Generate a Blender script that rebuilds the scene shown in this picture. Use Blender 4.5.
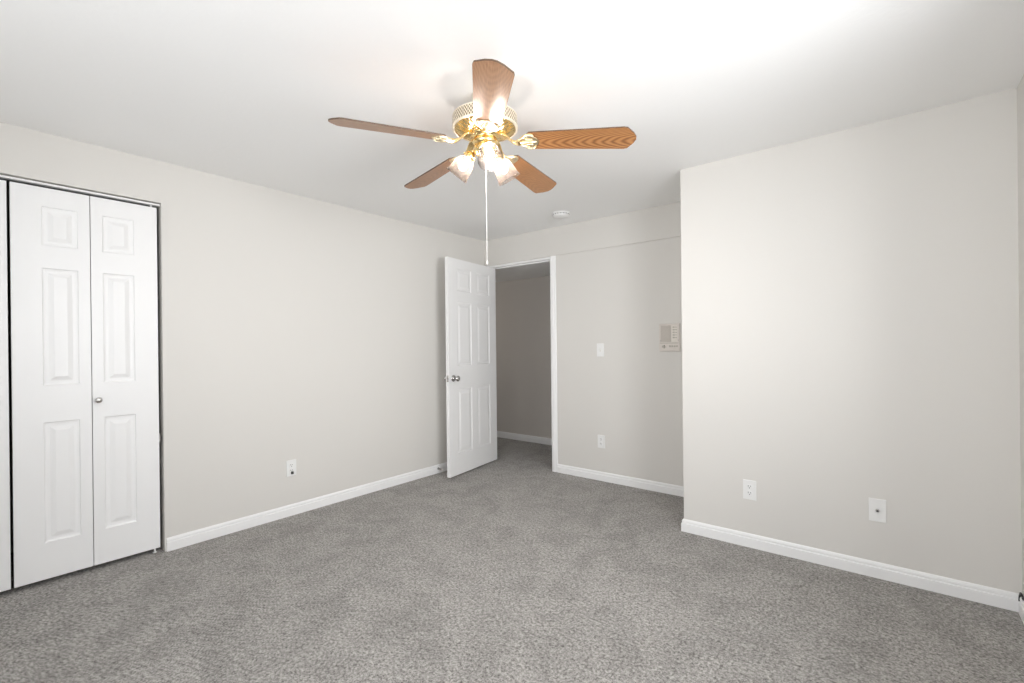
import bpy, bmesh, math, random
from mathutils import Vector, Matrix
random.seed(3)
for o in list(bpy.data.objects): bpy.data.objects.remove(o)
S = bpy.context.scene
C = S.collection
PI = math.pi
R = math.radians

# ---------------------------------------------------------------- camera
CH = 1.2242; YAW = .682; PITCH = -.0009; ROLL = -.0106; F = 467.41
CX = 3.42
fw = Vector((-math.sin(YAW)*math.cos(PITCH), math.cos(YAW)*math.cos(PITCH), math.sin(PITCH)))
rt = Vector((math.cos(YAW), math.sin(YAW), 0)); up = rt.cross(fw)
r2 = rt*math.cos(ROLL)+up*math.sin(ROLL); u2 = -rt*math.sin(ROLL)+up*math.cos(ROLL)
cd = bpy.data.cameras.new('camera'); cam = bpy.data.objects.new('camera', cd); C.objects.link(cam)
M = Matrix((( r2.x, u2.x, -fw.x, CX), (r2.y, u2.y, -fw.y, 0), (r2.z, u2.z, -fw.z, CH), (0, 0, 0, 1)))
cam.matrix_world = M
cd.sensor_width = 36; cd.lens = F/1024*36; cd.shift_y = 4.48/1024; cd.clip_start = .02
S.camera = cam

# ---------------------------------------------------------------- world, daylight, exposure
W = bpy.data.worlds.new('world'); S.world = W; W.use_nodes = True
W.node_tree.nodes['Background'].inputs[0].default_value = (.78, .87, 1, 1)
W.node_tree.nodes['Background'].inputs[1].default_value = 1.2
S.view_settings.view_transform = 'Standard'; S.view_settings.look = 'None'
S.view_settings.gamma = 1; S.view_settings.use_curve_mapping = False
S.view_settings.exposure = 0.42
S.cycles.max_bounces = 14; S.cycles.diffuse_bounces = 8; S.cycles.transparent_max_bounces = 12
S.cycles.caustics_reflective = False; S.cycles.caustics_refractive = False
S.cycles.sample_clamp_indirect = 4

def area(name, loc, rot, sx, sy, power, col, spread=180):
    l = bpy.data.lights.new(name, 'AREA'); l.shape = 'RECTANGLE'; l.size = sx; l.size_y = sy
    l.energy = power; l.color = col; l.spread = R(spread)
    o = bpy.data.objects.new(name, l); C.objects.link(o); o.location = loc; o.rotation_euler = rot
    return o
# daylight through the side window; the rear window and its lamp are added fill
area('daylight_side_window', (4.55, 1.02, 1.55), (0, R(90), R(-22)), 1.5, 1.3, 59, (.98, .988, 1), 130)
area('rear_fill_light', (2.95, -.98, 1.45), (R(90), 0, R(-16)), 1.4, 1.1, 25, (.98, .988, 1))
# upward fill lamps added to brighten the ceiling through both window openings
area('ceiling_fill_rear', (2.75, -1.4, .8), (R(112), 0, R(-6)), 2.0, .9, 36, (1, .995, .98))
area('ceiling_fill_side', (4.35, 1.0, .85), (0, R(108), R(-30)), .8, 1.0, 1.5, (1, .99, .97), 120)
HALL_W = .9
area('hall_fill_light', (-1.35, 4.3, 1.5), (0, R(-90), 0), 1.2, .7, HALL_W, (1, .93, .85))  # unseen fill lamp added inside the hall to brighten it
BULB = 480

# ---------------------------------------------------------------- room dimensions
H = 2.36
YB = 3.769; YR = 3.074; XA = 2.357; XR = 3.867; YF = -.8; YH = 4.745; HZ = 2.075
T = .12; TB = .09

# ---------------------------------------------------------------- materials
def mat(name, col=(.8, .8, .8), rough=.5, metal=0, **kw):
    m = bpy.data.materials.new(name); m.use_nodes = True
    b = m.node_tree.nodes['Principled BSDF']
    b.inputs['Base Color'].default_value = (*col, 1); b.inputs['Roughness'].default_value = rough
    b.inputs['Metallic'].default_value = metal
    for k, v in kw.items(): b.inputs[k.replace('_', ' ')].default_value = v
    return m
def nt(m): return m.node_tree.nodes, m.node_tree.links, m.node_tree.nodes['Principled BSDF']
def bump_noise(m, scale, dist, strength=.4, detail=3, rough=.5):
    n, l, b = nt(m)
    tc = n.new('ShaderNodeTexCoord'); no = n.new('ShaderNodeTexNoise'); bp = n.new('ShaderNodeBump')
    no.inputs['Scale'].default_value = scale; no.inputs['Detail'].default_value = detail
    no.inputs['Roughness'].default_value = rough
    bp.inputs['Strength'].default_value = strength; bp.inputs['Distance'].default_value = dist
    l.new(tc.outputs['Object'], no.inputs['Vector']); l.new(no.outputs['Fac'], bp.inputs['Height'])
    l.new(bp.outputs['Normal'], b.inputs['Normal'])
    return m
M_wall = bump_noise(mat('wall_paint', (.705, .687, .655), .55), 110, .0008, .35)
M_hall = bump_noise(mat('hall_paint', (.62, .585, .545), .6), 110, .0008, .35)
M_ceil = bump_noise(mat('ceiling_paint', (.92, .92, .915), .75), 42, .002, .35, 4)
M_trim = mat('trim_paint', (.88, .88, .88), .32)
M_door = bump_noise(mat('door_paint', (.87, .87, .87), .38), 60, .0004, .3)
M_dark = mat('closet_shade_tone', (.25, .24, .23), .8)  # darkness inside the closet, put into its wall colour
M_plate = mat('white_plastic', (.84, .84, .83), .3)
M_slot = mat('slot_dark', (.03, .03, .03), .5)
M_ivory = mat('ivory_plastic', (.70, .655, .61), .4)
M_ivlt = mat('pale_ivory_plastic', (.76, .72, .66), .35)
M_ivdk = mat('ivory_grille', (.47, .44, .39), .5)
M_ink = mat('printed_marks', (.16, .14, .13), .6)
M_chrome = mat('satin_nickel', (.62, .61, .60), .16, 1)
M_brass = mat('polished_brass', (.95, .72, .36), .24, 1)
M_brassp = mat('pale_brass', (.93, .80, .57), .34, 1)
M_steel = mat('steel', (.45, .44, .43), .35, 1)
M_cord = mat('cord_white', (.85, .83, .80), .5)

def carpet():
    m = mat('carpet_pile', (.3, .29, .28), .95); n, l, b = nt(m)
    b.inputs['Specular IOR Level'].default_value = .1
    b.inputs['Sheen Weight'].default_value = .12
    tc = n.new('ShaderNodeTexCoord')
    a = n.new('ShaderNodeTexNoise'); a.inputs['Scale'].default_value = 95; a.inputs['Detail'].default_value = 3; a.inputs['Roughness'].default_value = .85
    mp = n.new('ShaderNodeMapping'); mp.inputs['Scale'].default_value = (1, 1, 1)
    l.new(tc.outputs['Object'], mp.inputs['Vector']); l.new(mp.outputs[0], a.inputs['Vector'])
    ra = n.new('ShaderNodeValToRGB'); ra.color_ramp.elements[0].position = .37; ra.color_ramp.elements[1].position = .64
    ra.color_ramp.elements[0].color = (.085, .078, .071, 1); ra.color_ramp.elements[1].color = (.60, .575, .545, 1)
    d = n.new('ShaderNodeTexNoise'); d.inputs['Scale'].default_value = 48; d.inputs['Detail'].default_value = 4; d.inputs['Roughness'].default_value = .75
    l.new(tc.outputs['Object'], d.inputs['Vector'])
    ad = n.new('ShaderNodeMix'); ad.data_type = 'FLOAT'; ad.inputs[0].default_value = .34
    l.new(a.outputs['Fac'], ad.inputs[2]); l.new(d.outputs['Fac'], ad.inputs[3]); l.new(ad.outputs[0], ra.inputs[0])
    c = n.new('ShaderNodeTexNoise'); c.inputs['Scale'].default_value = 5; c.inputs['Detail'].default_value = 5; c.inputs['Roughness'].default_value = .62; c.inputs['Distortion'].default_value = .6
    l.new(tc.outputs['Object'], c.inputs['Vector'])
    rc = n.new('ShaderNodeValToRGB'); rc.color_ramp.elements[0].position = .36; rc.color_ramp.elements[1].position = .58
    rc.color_ramp.elements[0].color = (.80, .80, .80, 1); rc.color_ramp.elements[1].color = (1, 1, 1, 1)
    l.new(c.outputs['Fac'], rc.inputs[0])
    mx = n.new('ShaderNodeMix'); mx.data_type = 'RGBA'; mx.blend_type = 'MULTIPLY'; mx.inputs[0].default_value = 1
    l.new(ra.outputs[0], mx.inputs[6]); l.new(rc.outputs[0], mx.inputs[7]); l.new(mx.outputs[2], b.inputs['Base Color'])
    bp = n.new('ShaderNodeBump'); bp.inputs['Strength'].default_value = .55; bp.inputs['Distance'].default_value = .006
    l.new(a.outputs['Fac'], bp.inputs['Height']); l.new(bp.outputs[0], b.inputs['Normal'])
    return m
M_carpet = carpet()

def wood(name, amp):
    # blade-local coords: x runs out along the blade, y across it
    m = mat(name, (.45, .2, .07), .33); n, l, b = nt(m)
    b.inputs['Coat Weight'].default_value = .35; b.inputs['Coat Roughness'].default_value = .25
    tc = n.new('ShaderNodeTexCoord'); oi = n.new('ShaderNodeObjectInfo')
    sep = n.new('ShaderNodeSeparateXYZ'); l.new(tc.outputs['Object'], sep.inputs[0])
    def mt(op, a, bb=None):
        k = n.new('ShaderNodeMath'); k.operation = op
        for i, v in enumerate((a, bb)):
            if v is None: continue
            if isinstance(v, (int, float)): k.inputs[i].default_value = v
            else: l.new(v, k.inputs[i])
        return k.outputs[0]
    yo = mt('ADD', sep.outputs[1], mt('MULTIPLY', mt('SUBTRACT', oi.outputs['Random'], .5), .07))
    y2 = mt('MULTIPLY', mt('ABSOLUTE', yo), .5)
    v = mt('SUBTRACT', sep.outputs[0], mt('ADD', y2, mt('MULTIPLY', mt('MULTIPLY', yo, yo), 34)))
    mp = n.new('ShaderNodeMapping'); mp.inputs['Scale'].default_value = (4, 14, 1)
    l.new(tc.outputs['Object'], mp.inputs[0])
    no = n.new('ShaderNodeTexNoise'); no.inputs['Scale'].default_value = 1.5; no.inputs['Detail'].default_value = 3
    l.new(mp.outputs[0], no.inputs['Vector'])
    v = mt('ADD', v, mt('MULTIPLY', no.outputs['Fac'], .05))
    w = mt('SINE', mt('MULTIPLY', v, 2*PI/.043))
    w = mt('MULTIPLY', mt('ADD', w, 1), .5)
    mp2 = n.new('ShaderNodeMapping'); mp2.inputs['Scale'].default_value = (12, 420, 1)
    l.new(tc.outputs['Object'], mp2.inputs[0])
    no2 = n.new('ShaderNodeTexNoise'); no2.inputs['Scale'].default_value = 1; no2.inputs['Detail'].default_value = 2
    l.new(mp2.outputs[0], no2.inputs['Vector'])
    fac = mt('ADD', mt('MULTIPLY', w, amp), mt('MULTIPLY', no2.outputs['Fac'], 1-amp))
    r = n.new('ShaderNodeValToRGB'); e = r.color_ramp.elements
    e[0].position = .12; e[0].color = (.17, .062, .018, 1); e[1].position = .75; e[1].color = (.47, .225, .085, 1)
    x = e.new(.38); x.color = (.35, .148, .048, 1)
    l.new(fac, r.inputs[0]); l.new(r.outputs[0], b.inputs['Base Color'])
    return m
M_wood = wood('oak_cathedral_grain', .6); M_wood2 = wood('oak_straight_grain', .16)
M_edge = mat('blade_edge_dark', (.10, .055, .03), .5)

def vented():
    m = mat('vented_beige_metal', (.80, .72, .58), .35, .25); n, l, b = nt(m)
    tc = n.new('ShaderNodeTexCoord'); br = n.new('ShaderNodeTexBrick')
    mp = n.new('ShaderNodeMapping'); mp.inputs['Scale'].default_value = (1, 1, 1)
    l.new(tc.outputs['UV'], mp.inputs[0]); l.new(mp.outputs[0], br.inputs['Vector'])
    br.inputs['Scale'].default_value = 1; br.inputs['Brick Width'].default_value = 1/68; br.inputs['Row Height'].default_value = .2
    br.inputs['Mortar Size'].default_value = .0036; br.inputs['Mortar Smooth'].default_value = 0
    br.inputs['Color1'].default_value = br.inputs['Color2'].default_value = (.19, .14, .08, 1)
    br.inputs['Mortar'].default_value = (.85, .76, .60, 1)
    l.new(br.outputs['Color'], b.inputs['Base Color'])
    return m
M_vent = vented()
M_beige = mat('cream_enamel', (.84, .76, .62), .3, .2)

def shade_glass():
    m = bpy.data.materials.new('frosted_glass'); m.use_nodes = True
    n = m.node_tree.nodes; l = m.node_tree.links; n.clear()
    out = n.new('ShaderNodeOutputMaterial'); tr = n.new('ShaderNodeBsdfTranslucent'); tp = n.new('ShaderNodeBsdfTransparent')
    df = n.new('ShaderNodeBsdfDiffuse'); gl = n.new('ShaderNodeBsdfGlossy')
    tr.inputs[0].default_value = (.056, .045, .038, 1); tp.inputs[0].default_value = (1, .97, .94, 1); df.inputs[0].default_value = (.022, .018, .016, 1)
    gl.inputs['Roughness'].default_value = .2
    a = n.new('ShaderNodeMixShader'); a.inputs[0].default_value = .45; l.new(tr.outputs[0], a.inputs[1]); l.new(df.outputs[0], a.inputs[2])
    c = n.new('ShaderNodeMixShader'); c.inputs[0].default_value = .42; l.new(a.outputs[0], c.inputs[1]); l.new(tp.outputs[0], c.inputs[2])
    # fine moulded ribs let more or less of the bulb through
    tc = n.new('ShaderNodeTexCoord'); wv = n.new('ShaderNodeTexWave'); wv.bands_direction = 'X'
    mp = n.new('ShaderNodeMapping'); mp.inputs['Scale'].default_value = (1, 0, 0)
    l.new(tc.outputs['UV'], mp.inputs[0]); l.new(mp.outputs[0], wv.inputs['Vector']); wv.inputs['Scale'].default_value = 8
    mr = n.new('ShaderNodeMapRange'); mr.inputs[3].default_value = .26; mr.inputs[4].default_value = .42
    l.new(wv.outputs['Fac'], mr.inputs[0]); l.new(mr.outputs[0], c.inputs[0])
    d = n.new('ShaderNodeMixShader'); d.inputs[0].default_value = .012; l.new(c.outputs[0], d.inputs[1]); l.new(gl.outputs[0], d.inputs[2])
    l.new(d.outputs[0], out.inputs[0])
    return m
M_shade = shade_glass()
def emis(name, col, st):
    m = bpy.data.materials.new(name); m.use_nodes = True; n = m.node_tree.nodes; n.clear()
    o = n.new('ShaderNodeOutputMaterial'); e = n.new('ShaderNodeEmission'); e.inputs[0].default_value = (*col, 1); e.inputs[1].default_value = st
    m.node_tree.links.new(e.outputs[0], o.inputs[0]); return m
M_bulb = emis('lit_bulb', (1, .94, .89), BULB)
def pane():
    m = bpy.data.materials.new('window_glass'); m.use_nodes = True; n = m.node_tree.nodes; n.clear(); l = m.node_tree.links
    o = n.new('ShaderNodeOutputMaterial'); t = n.new('ShaderNodeBsdfTransparent'); g = n.new('ShaderNodeBsdfGlossy'); g.inputs['Roughness'].default_value = .02
    x = n.new('ShaderNodeMixShader'); x.inputs[0].default_value = .06; l.new(t.outputs[0], x.inputs[1]); l.new(g.outputs[0], x.inputs[2]); l.new(x.outputs[0], o.inputs[0]); return m
M_pane = pane()

# ---------------------------------------------------------------- mesh helpers
def box(bm, x0, x1, y0, y1, z0, z1, bev=0):
    vs = [bm.verts.new((x, y, z)) for x in (x0, x1) for y in (y0, y1) for z in (z0, z1)]
    fs = [bm.faces.new([vs[i] for i in f]) for f in ((0, 1, 3, 2), (4, 6, 7, 5), (0, 4, 5, 1), (2, 3, 7, 6), (0, 2, 6, 4), (1, 5, 7, 3))]
    if bev:
        es = list({e for f in fs for e in f.edges})
        bmesh.ops.bevel(bm, geom=es, offset=bev, segments=2, affect='EDGES', profile=.6)
def lathe(bm, prof, n=48, mtx=None, ripple=None, uv=True, closed=False):
    """prof: list of (radius, z); ripple(i_prof, angle)->(dr,dz)"""
    uvl = bm.loops.layers.uv.verify(); rows = []
    for i, (r, z) in enumerate(prof):
        row = []
        for k in range(n):
            a = 2*PI*k/n; dr, dz = ripple(i, a) if ripple else (0, 0)
            p = Vector(((r+dr)*math.cos(a), (r+dr)*math.sin(a), z+dz))
            row.append(bm.verts.new(mtx @ p if mtx else p))
        rows.append(row)
    m = len(prof)
    for i in range(m-1):
        for k in range(n):
            k2 = (k+1) % n
            f = bm.faces.new((rows[i][k], rows[i][k2], rows[i+1][k2], rows[i+1][k])); f.smooth = True
            for lp, (u, v) in zip(f.loops, ((k/n, i/(m-1)), ((k+1)/n, i/(m-1)), ((k+1)/n, (i+1)/(m-1)), (k/n, (i+1)/(m-1)))): lp[uvl].uv = (u, v)
    if closed:
        for row in (rows[0], rows[-1]):
            try: bm.faces.new(row)
            except ValueError: pass
def tube(bm, pts, rad, n=10):
    pts = [Vector(p) for p in pts]; rads = rad if isinstance(rad, (list, tuple)) else [rad]*len(pts)
    rows = []; prev = None
    for i, p in enumerate(pts):
        t = (pts[min(i+1, len(pts)-1)]-pts[max(i-1, 0)]).normalized()
        a = prev if prev else (Vector((0, 0, 1)) if abs(t.z) < .9 else Vector((1, 0, 0)))
        x = (a-t*a.dot(t)).normalized(); prev = x; y = t.cross(x)
        rows.append([bm.verts.new(p+(x*math.cos(2*PI*k/n)+y*math.sin(2*PI*k/n))*rads[i]) for k in range(n)])
    for i in range(len(rows)-1):
        for k in range(n):
            f = bm.faces.new((rows[i][k], rows[i][(k+1) % n], rows[i+1][(k+1) % n], rows[i+1][k])); f.smooth = True
    bm.faces.new(rows[0]); bm.faces.new(rows[-1])
def prism(bm, outline, z0, z1, mtx=None, bev=0):
    lo = [bm.verts.new((x, y, z0)) for x, y in outline]; hi = [bm.verts.new((x, y, z1)) for x, y in outline]
    n = len(outline); a = bm.faces.new(lo); b = bm.faces.new(hi)
    for k in range(n): bm.faces.new((lo[k], lo[(k+1) % n], hi[(k+1) % n], hi[k]))
    if bev: bmesh.ops.bevel(bm, geom=list(a.edges)+list(b.edges), offset=bev, segments=2, affect='EDGES')
    if mtx: bmesh.ops.transform(bm, matrix=mtx, verts=bm.verts[:] if not bev else bm.verts[:])
def extrude_profile(bm, prof, p0, p1, out, m0=0, m1=0):
    """baseboard: prof (depth, z); runs p0->p1 in XY, 'out' unit XY into the room; m0/m1 = mitre (length added per depth)"""
    p0 = Vector((*p0, 0)); p1 = Vector((*p1, 0)); o = Vector((*out, 0)); d = (p1-p0).normalized()
    A = [bm.verts.new(p0+o*t-d*m0*t+Vector((0, 0, z))) for t, z in prof]
    B = [bm.verts.new(p1+o*t+d*m1*t+Vector((0, 0, z))) for t, z in prof]
    n = len(prof)
    for k in range(n): bm.faces.new((A[k], A[(k+1) % n], B[(k+1) % n], B[k]))
    bm.faces.new(A); bm.faces.new(B)
def obj(name, bm, m, parent=None, loc=None, rot=None, mats=None):
    bmesh.ops.recalc_face_normals(bm, faces=bm.faces[:])
    me = bpy.data.meshes.new(name); bm.to_mesh(me); bm.free()
    for q in ([m] if not mats else mats): me.materials.append(q)
    o = bpy.data.objects.new(name, me); C.objects.link(o)
    if parent: o.parent = parent
    if loc: o.location = loc
    if rot: o.rotation_euler = rot
    return o
def struct(name, bm, m, label=None, cat=None, **k):
    o = obj(name, bm, m, **k); o['kind'] = 'structure'
    if label: o['label'] = label; o['category'] = cat
    return o
def empty(name, loc, rz=0, label=None, cat=None, group=None, kind=None):
    o = bpy.data.objects.new(name, None); C.objects.link(o); o.location = loc; o.rotation_euler = (0, 0, rz); o.empty_display_size = .05
    if label: o['label'] = label; o['category'] = cat
    if group: o['group'] = group
    if kind: o['kind'] = kind
    return o
def NB(): return bmesh.new()

# ---------------------------------------------------------------- shell
b = NB(); box(b, -.9, XR+T, YF-T, YR+.02, -.1, 0); box(b, -.9, XA+.02, YR+.02, YB+T, -.1, 0); box(b, -1.5, XA+.6, YB+T, YH+T, -.1, 0)
struct('floor', b, M_carpet, 'grey carpet covering the whole floor', 'carpet')
b = NB(); box(b, -T, XR+T, YF-T, YB+T, H, H+.1); struct('ceiling', b, M_ceil)
# closet opening in the left wall
CY0, CY1, CZ = -.40, .8625, 2.108
b = NB()
box(b, -T, 0, YF-T, CY0, 0, H); box(b, -T, 0, CY1, YB+T, 0, H); box(b, -T, 0, CY0, CY1, CZ, H)
struct('wall_left', b, M_wall)
b = NB()
box(b, -.78, -.72, CY0-.2, CY1+.2, 0, H); box(b, -.72, -T, CY0-.26, CY0-.2, 0, H); box(b, -.72, -T, CY1+.2, CY1+.26, 0, H); box(b, -.78, -T, CY0-.26, CY1+.26, H-.05, H)
struct('wall_closet', b, M_dark)
# back wall with doorway and a slightly thicker band of wall above head height
JX0, JX1, JZ = .060, .851, 2.062
b = NB()
box(b, 0, JX0-.02, YB, YB+TB, 0, H); box(b, JX1+.02, XA+T, YB, YB+TB, 0, H); box(b, JX0-.02, JX1+.02, YB, YB+TB, JZ+.02, H)
struct('wall_back', b, M_wall)
b = NB(); box(b, 0, XA, YB-.012, YB, 2.085, H, .003)
struct('trim_1', b, M_wall, 'painted wall band above the doorway and alcove wall', 'wall band')
b = NB(); box(b, XA, XR+T, YR, YR+T, 0, H); box(b, XA, XA+T, YR+T, YB, 0, H); struct('wall_right', b, M_wall)
# side wall (photographer's right) with a window
WY0, WY1, WZ0, WZ1 = .65, 1.78, .9, 2.05
b = NB()
box(b, XR, XR+T, YF-T, WY0, 0, H); box(b, XR, XR+T, WY1, YR, 0, H); box(b, XR, XR+T, WY0, WY1, 0, WZ0); box(b, XR, XR+T, WY0, WY1, WZ1, H)
struct('wall_side', b, M_wall)
VX0, VX1 = 1.4, 3.7
b = NB()
box(b, 0, VX0, YF-T, YF, 0, H); box(b, VX1, XR, YF-T, YF, 0, H); box(b, VX0, VX1, YF-T, YF, 0, WZ0); box(b, VX0, VX1, YF-T, YF, WZ1, H)
struct('wall_front', b, M_wall)
# hall beyond the doorway
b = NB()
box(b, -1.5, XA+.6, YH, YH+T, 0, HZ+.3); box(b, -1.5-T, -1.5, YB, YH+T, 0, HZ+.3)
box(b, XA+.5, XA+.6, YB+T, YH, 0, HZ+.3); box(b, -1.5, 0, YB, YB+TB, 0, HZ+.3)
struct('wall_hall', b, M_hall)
b = NB(); box(b, -1.5, XA+.6, YB+TB, YH, HZ, HZ+.1); o = struct('ceiling_hall', b, M_ceil)

# windows (out of view; the rear one is added to even the light)
def window(name, x, horizontal):
    e = empty(name, (0, 0, 0), kind='structure')
    f = NB(); g = NB()
    if horizontal:  # lies in plane Y
        a0, a1 = VX0, VX1
        B = lambda bm, p, q, z0, z1, d: box(bm, p, q, x-d, x+d, z0, z1, .004)
    else:
        a0, a1 = WY0, WY1
        B = lambda bm, p, q, z0, z1, d: box(bm, x-d, x+d, p, q, z0, z1, .004)
    w = .045
    B(f, a0, a1, WZ0, WZ0+w, .03); B(f, a0, a1, WZ1-w, WZ1, .03); B(f, a0, a0+w, WZ0+w, WZ1-w, .03); B(f, a1-w, a1, WZ0+w, WZ1-w, .03)
    mid = (a0+a1)/2; B(f, mid-.025, mid+.025, WZ0+w, WZ1-w, .03)
    obj('window_frame', f, M_trim, e)
    for p, q in ((a0+w, mid-.025), (mid+.025, a1-w)):
        g = NB(); 
        if horizontal: box(g, p, q, x-.003, x+.003, WZ0+w, WZ1-w)
        else: box(g, x-.003, x+.003, p, q, WZ0+w, WZ1-w)
        obj('window_pane', g, M_pane, e)
window('window_1', XR+T*.6, False); window('added_window_2', YF-T*.6, True)

# baseboards
BP = [(0, 0), (.014, 0), (.014, .051), (.013, .054), (.0065, .0555), (.0065, .058), (.0105, .0605), (.0095, .070), (.006, .077), (.003, .080), (0, .080)]
b = NB(); extrude_profile(b, BP, (0, CY1+.008), (0, YB), (1, 0), 0, -1); struct('baseboard_left', b, M_trim)
b = NB(); extrude_profile(b, BP, (.915, YB), (XA, YB), (0, -1), 0, -1); struct('baseboard_back', b, M_trim)
b = NB(); extrude_profile(b, BP, (XA, YR), (XR-.004, YR), (0, -1), 1, 0); extrude_profile(b, BP, (XA, YR), (XA, YB), (-1, 0), 1, -1); struct('baseboard_right', b, M_trim)
b = NB(); extrude_profile(b, BP, (XR, YR-.024), (XR, YF), (-1, 0), 0, -1); struct('baseboard_side', b, M_trim)
b = NB(); extrude_profile(b, BP, (0, YF), (XR, YF), (0, 1), 0, 0); extrude_profile(b, BP, (0, YF+.014), (0, CY0-.008), (1, 0), 0, 0); struct('baseboard_front', b, M_trim)
b = NB(); extrude_profile(b, BP, (-1.5, YH), (XA+.5, YH), (0, -1), 0, 0); struct('baseboard_hall', b, M_trim)
# small dark pipe stub in the corner behind the baseboard end
# doorway jamb, stop and casings
b = NB()
box(b, JX0-.02, JX0, YB-.002, YB+TB+.002, 0, JZ+.02); box(b, JX1, JX1+.02, YB-.002, YB+TB+.002, 0, JZ+.02); box(b, JX0, JX1, YB-.002, YB+TB+.002, JZ, JZ+.02)
box(b, JX1-.011, JX1, YB+.042, YB+.075, 0, JZ); box(b, JX0, JX1-.011, YB+.042, YB+.075, JZ-.011, JZ)
struct('trim_2', b, M_trim, 'white painted door frame lining the doorway', 'door frame')
CP = [(0, 0), (.010, 0), (.0145, .014), (.0145, .036), (.011, .040), (.009, .055), (.0045, .062), (0, .062)]
def casing(name, x, sgn, label, wd=1):
    b = NB(); A = [b.verts.new((x+sgn*w*wd, YB-t, 0)) for t, w in CP]; B = [b.verts.new((x+sgn*w*wd, YB-t, 2.085)) for t, w in CP]; n = len(CP)
    for k in range(n): b.faces.new((A[k], A[(k+1) % n], B[(k+1) % n], B[k]))
    b.faces.new(A); b.faces.new(B); struct(name, b, M_trim, label, 'door casing')
casing('trim_3', JX1+.002, 1, 'white door casing on the right of the doorway'); casing('trim_4', JX0-.004, -1, 'white door casing between the door and the left corner', .85)
b = NB(); box(b, JX1-.004, JX1+.001, YB+.012, YB+.040, .92, .99); o = struct('trim_5', b, M_chrome, 'small metal strike plate on the doorway frame', 'strike plate')

# ---------------------------------------------------------------- moulded panel doors
def panel_slab(bm, w, z0, z1, t, cols, rows, deep=1.0):
    """slab: u along +X 0..w, faces at y=0 and y=-t; recessed moulded panels."""
    xs = sorted({0, w, *[c for p in cols for c in p]}); zs = sorted({z0, z1, *[c for p in rows for c in p]})
    for side in (0, 1):
        y0 = 0 if side == 0 else -t; s = -1 if side == 0 else 1
        P = lambda x, z, d: bm.verts.new((x, y0+s*d, z))
        for i in range(len(xs)-1):
            for j in range(len(zs)-1):
                x0, x1, a0, a1 = xs[i], xs[i+1], zs[j], zs[j+1]
                ip = (x0, x1) in cols and (a0, a1) in rows
                if not ip:
                    bm.faces.new([P(x0, a0, 0), P(x1, a0, 0), P(x1, a1, 0), P(x0, a1, 0)]); continue
                prev = None
                for ins, dep in ((0, 0), (.004, .006), (.012, .008), (.017, .008), (.024, .008), (.044, .001), (.046, .0005)):
                    dep *= deep
                    ring = [P(x0+ins, a0+ins, dep), P(x1-ins, a0+ins, dep), P(x1-ins, a1-ins, dep), P(x0+ins, a1-ins, dep)]
                    if prev:
                        for k in range(4): bm.faces.new((prev[k], prev[(k+1) % 4], ring[(k+1) % 4], ring[k]))
                    prev = ring
                bm.faces.new(prev)
    for a, c in (((0, z0), (w, z0)), ((w, z0), (w, z1)), ((w, z1), (0, z1)), ((0, z1), (0, z0))):
        bm.faces.new([bm.verts.new(v) for v in ((a[0], 0, a[1]), (c[0], 0, c[1]), (c[0], -t, c[1]), (a[0], -t, a[1]))])
    bmesh.ops.remove_doubles(bm, verts=bm.verts[:], dist=.00005)

# open bedroom door
A = Vector((.150, 3.757)); ang = math.atan2(2.962-3.757, .268-.150)
DR = empty('door_1', (A.x, A.y, 0), ang, 'white six panel door standing open against the left wall', 'door', kind='structure')
DW = .803
b = NB(); panel_slab(b, DW, .016, 2.046, .035, [(.125, .355), (.445, .675)], [(.21, .82), (1.04, 1.637), (1.745, 1.955)], .65)
obj('door_slab', b, M_door, DR)
def knob_bm(s):
    b = NB(); m = Matrix.Translation((DW-.062, 0 if s > 0 else -.035, .925)) @ Matrix.Rotation(R(-90)*s, 4, 'X')
    lathe(b, [(0, 0), (.031, 0), (.031, .003), (.028, .007), (.013, .010), (.011, .016), (.011, .030), (.016, .034), (.024, .040), (.0275, .049), (.0265, .057), (.020, .063), (.010, .066), (0, .0665)], 32, m)
    bmesh.ops.remove_doubles(b, verts=b.verts[:], dist=.00001); return b
obj('door_knob', knob_bm(1), M_chrome, DR); obj('door_knob', knob_bm(-1), M_chrome, DR)
b = NB(); box(b, DW-.001, DW+.0012, -.028, -.008, .895, .955); box(b, DW, DW+.010, -.024, -.012, .917, .933, .002); obj('latch', b, M_chrome, DR)
for z in (.20, 1.03, 1.86):
    b = NB(); tube(b, [(-.006, -.040, z-.045), (-.006, -.040, z+.045)], .006, 12); box(b, -.0025, -.0005, -.085, -.003, z-.045, z+.045); obj('hinge', b, M_chrome, DR)

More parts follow.
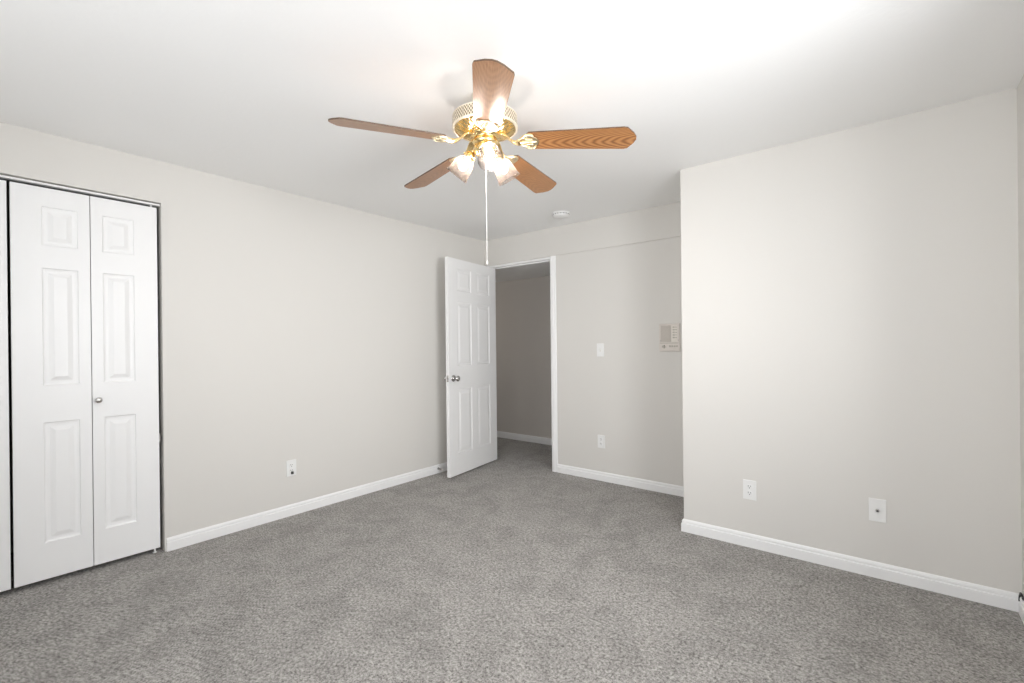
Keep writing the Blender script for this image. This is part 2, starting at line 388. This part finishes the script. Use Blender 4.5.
# closet bifold doors
def bifold(name, ya, yb, knob_side, label):
    e = empty(name, (-.022, ya, 0), R(90), label, 'closet door', 'folding closet doors', 'structure')   # local +X -> world +Y ; local -Y -> world +X
    w = (yb-ya-.004)/2
    for i in (0, 1):
        b = NB(); x0 = w-.190 if i == 0 else .049
        panel_slab(b, w, .028, 2.078, .030, [(x0, x0+.142)], [(.217, .847), (1.04, 1.657), (1.775, 1.98)])
        lf = obj('door_leaf', b, M_door, e, (i*(w+.004), .030, 0))
        # +Y local face is the closet side, so the visible face sits at local y=0
        if i == knob_side:
            kb = NB(); kx = .022 if i == 1 else w-.022
            m = Matrix.Translation((kx, -.030, .945)) @ Matrix.Rotation(R(90), 4, 'X')
            lathe(kb, [(0, 0), (.012, 0), (.010, .003), (.006, .006), (.006, .012), (.010, .016), (.0155, .021), (.0165, .026), (.013, .031), (.006, .033), (0, .0335)], 28, m)
            obj('door_knob', kb, M_chrome, lf)
    b = NB()
    px = 2*w-.02 if knob_side == 1 else .02
    tube(b, [(px, .015, 2.07), (px, .015, 2.094)], .005, 12); tube(b, [(px, .015, .0), (px, .015, .032)], .0055, 12); box(b, px-.010, px+.010, .008, .022, .0, .004)
    obj('pivot', b, M_plate, e)
    if knob_side == 1:
        b = NB(); box(b, 2*w+.004, 2*w+.010, -.002, .02, .665, .715, .001); obj('bumper', b, M_steel, e)
bifold('door_2', .239, .845, 1, 'white folding closet door with a small knob, right pair')
bifold('door_3', -.385, .227, 0, 'white folding closet door cut off by the left edge of the photo')
b = NB(); box(b, -.050, -.016, CY0+.002, CY1-.003, 2.092, CZ-.006)
struct('trim_6', b, M_trim, 'white metal track along the top of the closet opening', 'closet track')

# ---------------------------------------------------------------- wall plates (local: x along wall, z up, -y into the room)
def plate(name, loc, rz, w, h, label, cat, group=None):
    e = empty(name, loc, rz, label, cat, group)
    b = NB(); box(b, -w/2, w/2, -.006, 0, -h/2, h/2, .0022); obj('cover_plate', b, M_plate, e); return e
def screw(e, x, z):
    b = NB(); lathe(b, [(0, -.0015), (.003, -.001), (.003, 0)], 12, Matrix.Translation((x, -.006, z)) @ Matrix.Rotation(R(90), 4, 'X') @ Matrix.Scale(-1, 4, (0, 0, 1))); obj('screw', b, M_steel if False else M_plate, e)
def outlet(loc, rz, label):
    e = plate('wall_outlet', loc, rz, .072, .116, label, 'outlet', 'duplex wall outlets')
    screw(e, 0, 0)
    for s in (-1, 1):
        b = NB(); pts = [(.0165*math.cos(a), max(-.0125, min(.0125, .0165*math.sin(a)))) for a in [2*PI*k/28 for k in range(28)]]
        prism(b, pts, .006, .0085, Matrix.Translation((0, 0, s*.0195)) @ Matrix.Rotation(R(90), 4, 'X'))
        rc = obj('receptacle', b, M_plate, e)
        b = NB(); z = s*.0195
        box(b, -.0078, -.0052, -.0089, -.0084, z+.000, z+.009); box(b, .0052, .0078, -.0089, -.0084, z+.001, z+.008)
        tube(b, [(0, -.0084, z-.0065), (0, -.0089, z-.0065)], .0028, 12)
        obj('slots', b, M_slot, rc)
    return e
E1 = outlet((0.0, 1.631, .346), R(90), 'white outlet low on the left wall between closet and open door')
b = NB(); box(b, -.007, .007, -.026, -.0088, -.043, -.024, .002); 
np_ = obj('plug', b, M_slot, E1)
outlet((1.386, YB, .352), 0, 'white outlet below the light switch near the doorway')
outlet((2.752, YR, .343), 0, 'white outlet low on the right wall near its left corner')
e = plate('light_switch', (1.386, YB, 1.176), 0, .070, .117, 'white light switch on the wall right of the doorway', 'switch')
b = NB(); box(b, -.0055, .0055, -.007, -.006, -.0125, .0125, .0004); obj('toggle_slot', b, M_ivory, e)
b = NB(); prism(b, [(0, -.005), (0, .005), (-.012, .010), (-.013, .004)], -.004, .004, Matrix(((0, 0, 1, 0), (1, 0, 0, -.006), (0, 1, 0, 0), (0, 0, 0, 1)))); obj('toggle', b, M_plate, e)
screw(e, 0, .032); screw(e, 0, -.032)
e = plate('cable_jack', (3.3565, YR, .35), 0, .072, .118, 'white cable jack plate with a dark centre socket on the right wall', 'wall jack')
b = NB(); lathe(b, [(.0045, -.012), (.0062, -.012), (.0062, -.001), (.0085, -.001), (.0085, 0)], 6, Matrix.Translation((0, -.006, 0)) @ Matrix.Rotation(R(-90), 4, 'X')); obj('socket', b, M_steel, e)
b = NB(); tube(b, [(0, -.006, 0), (0, -.0165, 0)], .0045, 12); obj('socket_core', b, M_slot, e)
screw(e, 0, .042); screw(e, 0, -.042)

# intercom panel
e = empty('wall_intercom', (2.018, YB, 1.276), 0, 'beige intercom panel with speaker grille beside the alcove corner', 'intercom')
b = NB(); box(b, -.085, .085, -.016, 0, -.112, .112, .005); obj('faceplate', b, M_ivory, e)
b = NB(); box(b, -.070, .012, -.0175, -.0155, -.035, .098)
g = obj('speaker_grille', b, M_ivdk, e)
b = NB()
for k in range(14): box(b, -.069+k*.0058, -.066+k*.0058, -.020, -.0172, -.034, .097)
obj('grille_slats', b, M_ivory, g)
b = NB(); box(b, .022, .070, -.0185, -.0155, -.035, .098, .002); g = obj('control_strip', b, M_ivlt, e)
b = NB()
for k in range(5): box(b, .030, .046, -.0215, -.018, .078-k*.021, .088-k*.021, .001)
obj('buttons', b, M_ivdk, g)
b = NB()
for k in range(5): box(b, .051, .064, -.0188, -.0183, .081-k*.021, .084-k*.021)
obj('printed_marks', b, M_ink, g)
b = NB(); box(b, -.076, .076, -.0175, -.0155, -.048, -.043); obj('divider', b, M_ivdk, e)
b = NB(); tube(b, [(-.045, -.016, -.074), (-.045, -.028, -.074)], [.013, .011], 20); obj('dial', b, M_ivdk, e)
for k in range(4):
    b = NB(); box(b, .000+k*.019, .013+k*.019, -.021, -.0155, -.078, -.064, .0015); obj('push_button', b, M_ivdk, e)
for x, z in ((-.072, -.025), (.074, -.022)):
    b = NB(); tube(b, [(x, -.0155, z), (x, -.018, z)], .004, 10); obj('screw', b, M_steel, e)

# smoke detector
e = empty('smoke_detector', (1.222, 3.396, H), 0, 'round white smoke detector on the ceiling near the doorway', 'smoke detector')
b = NB(); lathe(b, [(0, 0), (.075, 0), (.076, -.008), (.070, -.010)], 40); obj('base', b, M_plate, e)
b = NB(); lathe(b, [(.070, -.008), (.071, -.022), (.066, -.032), (.052, -.037), (.030, -.038), (.028, -.041), (0, -.042)], 40); sm = obj('cover', b, M_plate, e)
b = NB()
for k in range(18):
    a = 2*PI*k/18
    p = [Vector((math.cos(a+d)*rr, math.sin(a+d)*rr, z)) for d, rr, z in ((-.11, .0713, -.014), (.11, .0713, -.014), (.11, .0713, -.020), (-.11, .0713, -.020))]
    b.faces.new([b.verts.new(v) for v in p])
bmesh.ops.solidify(b, geom=b.faces[:], thickness=.0008)
obj('vents', b, M_slot, sm)

# spring door stop on the left baseboard
e = empty('door_stop', (.014, 3.045, .045), 0, 'small metal door stop on the left baseboard behind the open door', 'door stop')
b = NB(); tube(b, [(0, 0, 0), (.004, 0, 0)], .011, 16); obj('base', b, M_steel, e)
b = NB(); tube(b, [(.004+.052*i/160, .006*math.cos(i*.7), .006*math.sin(i*.7)) for i in range(161)], .0012, 6); obj('spring', b, M_steel, e)
b = NB(); tube(b, [(.054, 0, 0), (.058, 0, 0), (.066, 0, 0)], [.008, .009, .007], 14); obj('rubber_tip', b, M_plate, e)

# ---------------------------------------------------------------- ceiling fan
FX, FY = 2.0, 1.572
FAN = empty('ceiling_fan', (FX, FY, H), 0, 'brass ceiling fan with five oak blades and three lit frosted shades', 'ceiling fan')
b = NB(); lathe(b, [(.0, 0), (.055, 0), (.058, -.006), (.056, -.060), (.070, -.085), (.10, -.096)], 48); obj('canopy', b, M_beige, FAN)
b = NB(); lathe(b, [(.146, -.106), (.148, -.153)], 96); obj('vent_band', b, M_vent, FAN)
b = NB(); lathe(b, [(.095, -.092), (.120, -.094), (.140, -.099), (.1465, -.104), (.1465, -.1085), (.1455, -.109)], 72)
lathe(b, [(.1478, -.1525), (.1492, -.1535), (.149, -.157), (.146, -.159), (.141, -.160), (.136, -.158)], 72); obj('motor_housing', b, M_beige, FAN)
def rip(i, a):
    k = (0, .5, 1, 1, 1, .5, 0)[i]
    return (0, .0032*k*math.cos(36*a))
b = NB(); lathe(b, [(.138, -.159), (.130, -.161), (.115, -.168), (.100, -.176), (.085, -.182), (.072, -.186), (.066, -.187)], 288, None, rip)
obj('motor_cover', b, M_brass, FAN)
b = NB(); lathe(b, [(.068, -.182), (.070, -.190), (.064, -.194), (.054, -.198), (.052, -.204), (.057, -.209), (.058, -.218), (.054, -.228), (.044, -.233), (.040, -.238)], 48); obj('switch_housing', b, M_brass, FAN)
b = NB(); lathe(b, [(.036, -.232), (.050, -.238), (.056, -.248), (.052, -.262), (.038, -.276), (.020, -.284), (.010, -.290), (.008, -.298), (0, -.301)], 48); obj('light_fitter', b, M_brass, FAN)
# cord
b = NB(); tube(b, [(.002, .002, -.286), (.002, .002, -.752)], .0017, 8); tube(b, [(.002, .002, -.750), (.002, .002, -.754), (.002, .002, -.764), (.002, .002, -.768)], [.0018, .0038, .0042, .002], 12); obj('pull_cord', b, M_cord, FAN)

SAG = (1.2, 2.5, 4.4, 2.3, 3.1); BZ = -.250; PITCHB = R(13)
def blade_outline():
    r0, r1 = .195, .662
    w0, w1 = .056, .070
    o = [(r0, -w0+.012), (r0+.012, -w0)]
    o += [(r1-.052, -w1), (r1-.036, -w1+.004), (r1-.010, -w1*.45), (r1, -w1*.12), (r1, w1*.12), (r1-.010, w1*.45), (r1-.036, w1-.004), (r1-.052, w1)]
    o += [(r0+.012, w0), (r0, w0-.012)]
    return o
def scallop_outline():
    # ornate fan-shaped plate under the blade root
    top = [(.145, .012), (.160, .016), (.168, .030), (.180, .042), (.195, .050), (.212, .052), (.224, .047), (.228, .038), (.222, .031), (.232, .027), (.240, .019), (.238, .010), (.246, .004)]
    return top+[(x, -y) for x, y in reversed(top)]
for k in range(5):
    a = R(242.8+72*k)
    rot = Matrix.Rotation(a, 4, 'Z')
    piv = Matrix.Translation((.195, 0, BZ+.02)) @ Matrix.Rotation(R(SAG[k]), 4, 'Y') @ Matrix.Rotation(-PITCHB, 4, 'X') @ Matrix.Translation((-.195, 0, 0))
    b = NB(); prism(b, blade_outline(), 0, .006)
    for f in b.faces:
        f.material_index = 1 if abs(f.calc_center_median().z-.003) < .0005 and len(f.verts) == 4 else 0
    bl = obj('blade', b, None, FAN, mats=[M_wood if k == 2 else M_wood2, M_edge]); bl.matrix_local = rot @ piv
    b = NB(); prism(b, scallop_outline(), -.0042, -.0005, None, .0012)
    # raised scrolls on the plate
    for s in (-1, 1):
        tube(b, [(.205+.022*math.cos(t), s*(.030+.016*math.sin(t)), -.006) for t in [j*.45 for j in range(13)]], .0036, 8)
        tube(b, [(.150+.05*t, s*(.006+.030*math.sin(t*1.6)), -.0055) for t in [j/8 for j in range(9)]], .0034, 8)
    tube(b, [(.15, 0, -.005), (.20, 0, -.0065), (.236, 0, -.005)], [.006, .005, .003], 8)
    br = obj('blade_bracket', b, M_brassp, FAN); br.matrix_local = rot @ piv
    b = NB()
    # arm: flat curved bar dropping from the motor to the bracket plate
    P = [(.066, .026, -.196), (.086, .026, -.199), (.102, .022, -.208), (.118, .019, -.222), (.132, .019, -.232), (.150, .021, -.238), (.165, .022, -.239)]
    rows = []
    for x, w, z in P:
        rows.append([b.verts.new((x, y, z+dz)) for y, dz in ((-w, 0), (w, 0), (w, .007), (-w, .007))])
    for i in range(len(rows)-1):
        for q in range(4): b.faces.new((rows[i][q], rows[i][(q+1) % 4], rows[i+1][(q+1) % 4], rows[i+1][q]))
    b.faces.new(rows[0]); b.faces.new(rows[-1])
    bmesh.ops.bevel(b, geom=b.edges[:], offset=.0015, segments=1, affect='EDGES')
    bmesh.ops.transform(b, matrix=piv.inverted(), verts=b.verts[:])
    obj('bracket_arm', b, M_brass, br)
    for x, y in ((.212, -.040), (.212, .040), (.228, 0)):
        b = NB(); lathe(b, [(0, -.0075), (.003, -.0072), (.0042, -.0055), (.0042, -.003)], 12, Matrix.Translation((x, y, 0))); obj('screw', b, M_steel, br)

SA = R(50)
for k in range(3):
    a = R(321+120*k); rot = Matrix.Rotation(a, 4, 'Z')
    # shade frame: local z axis points down and outward along the shade
    neck = Vector((.071, 0, -.262)); ax = Vector((math.cos(SA), 0, -math.sin(SA)))
    m = Matrix.Translation(neck) @ Matrix.Rotation(PI/2+SA, 4, 'Y')
    b = NB(); tube(b, [(.030, 0, -.250), (.046, 0, -.243), (.058, 0, -.246), tuple(neck-ax*.004)], [.009, .008, .008, .010], 14)
    arm = obj('light_arm', b, M_brass, FAN); arm.matrix_local = rot
    b = NB(); lathe(b, [(0, -.012), (.014, -.012), (.022, -.006), (.0275, .004), (.0285, .014), (.0275, .018), (.024, .018)], 32, m)
    for t in range(3):
        aa = 2*PI*t/3; tube(b, [m @ Vector((.027*math.cos(aa), .027*math.sin(aa), .011)), m @ Vector((.036*math.cos(aa), .036*math.sin(aa), .011))], .0028, 8)
    obj('socket', b, M_brass, arm)
    prof = [(.0245, .004), (.0245, .014), (.030, .022), (.039, .036), (.045, .054), (.048, .074), (.0495, .094), (.0535, .110), (.056, .115)]
    n = len(prof)
    def rp(i, t):
        s = i/(n-1); return (.0004*s*math.cos(32*t)+.0005*max(0, s-.7)*3*math.cos(16*t), .0006*max(0, s-.85)*6*math.cos(16*t))
    b = NB(); lathe(b, prof, 128, m, rp)
    bmesh.ops.solidify(b, geom=b.faces[:], thickness=.0022)
    for f in b.faces: f.smooth = True
    sh = obj('lamp_shade', b, M_shade, FAN); sh.matrix_local = rot
    b = NB(); lathe(b, [(.010, .018), (.0105, .030), (.013, .040), (.0165, .050), (.0180, .060), (.0160, .070), (.010, .077), (0, .080)], 16, m); obj('bulb', b, M_bulb, sh)

# dark cable in the corner where the two right-hand baseboards meet
b = NB(); tube(b, [(XR-.009, YR-.010, .0), (XR-.009, YR-.012, .05), (XR-.008, YR-.015, .078), (XR-.007, YR-.024, .092), (XR-.005, YR-.040, .090), (XR-.0045, YR-.060, .0855)], .0042, 10)
tube(b, [(XR-.0045, YR-.058, .0855), (XR-.0045, YR-.072, .0850)], .0055, 10)
o = obj('cable', b, M_slot); o['label'] = 'black cable end poking up in the corner at the right edge of the photo'; o['category'] = 'cable'
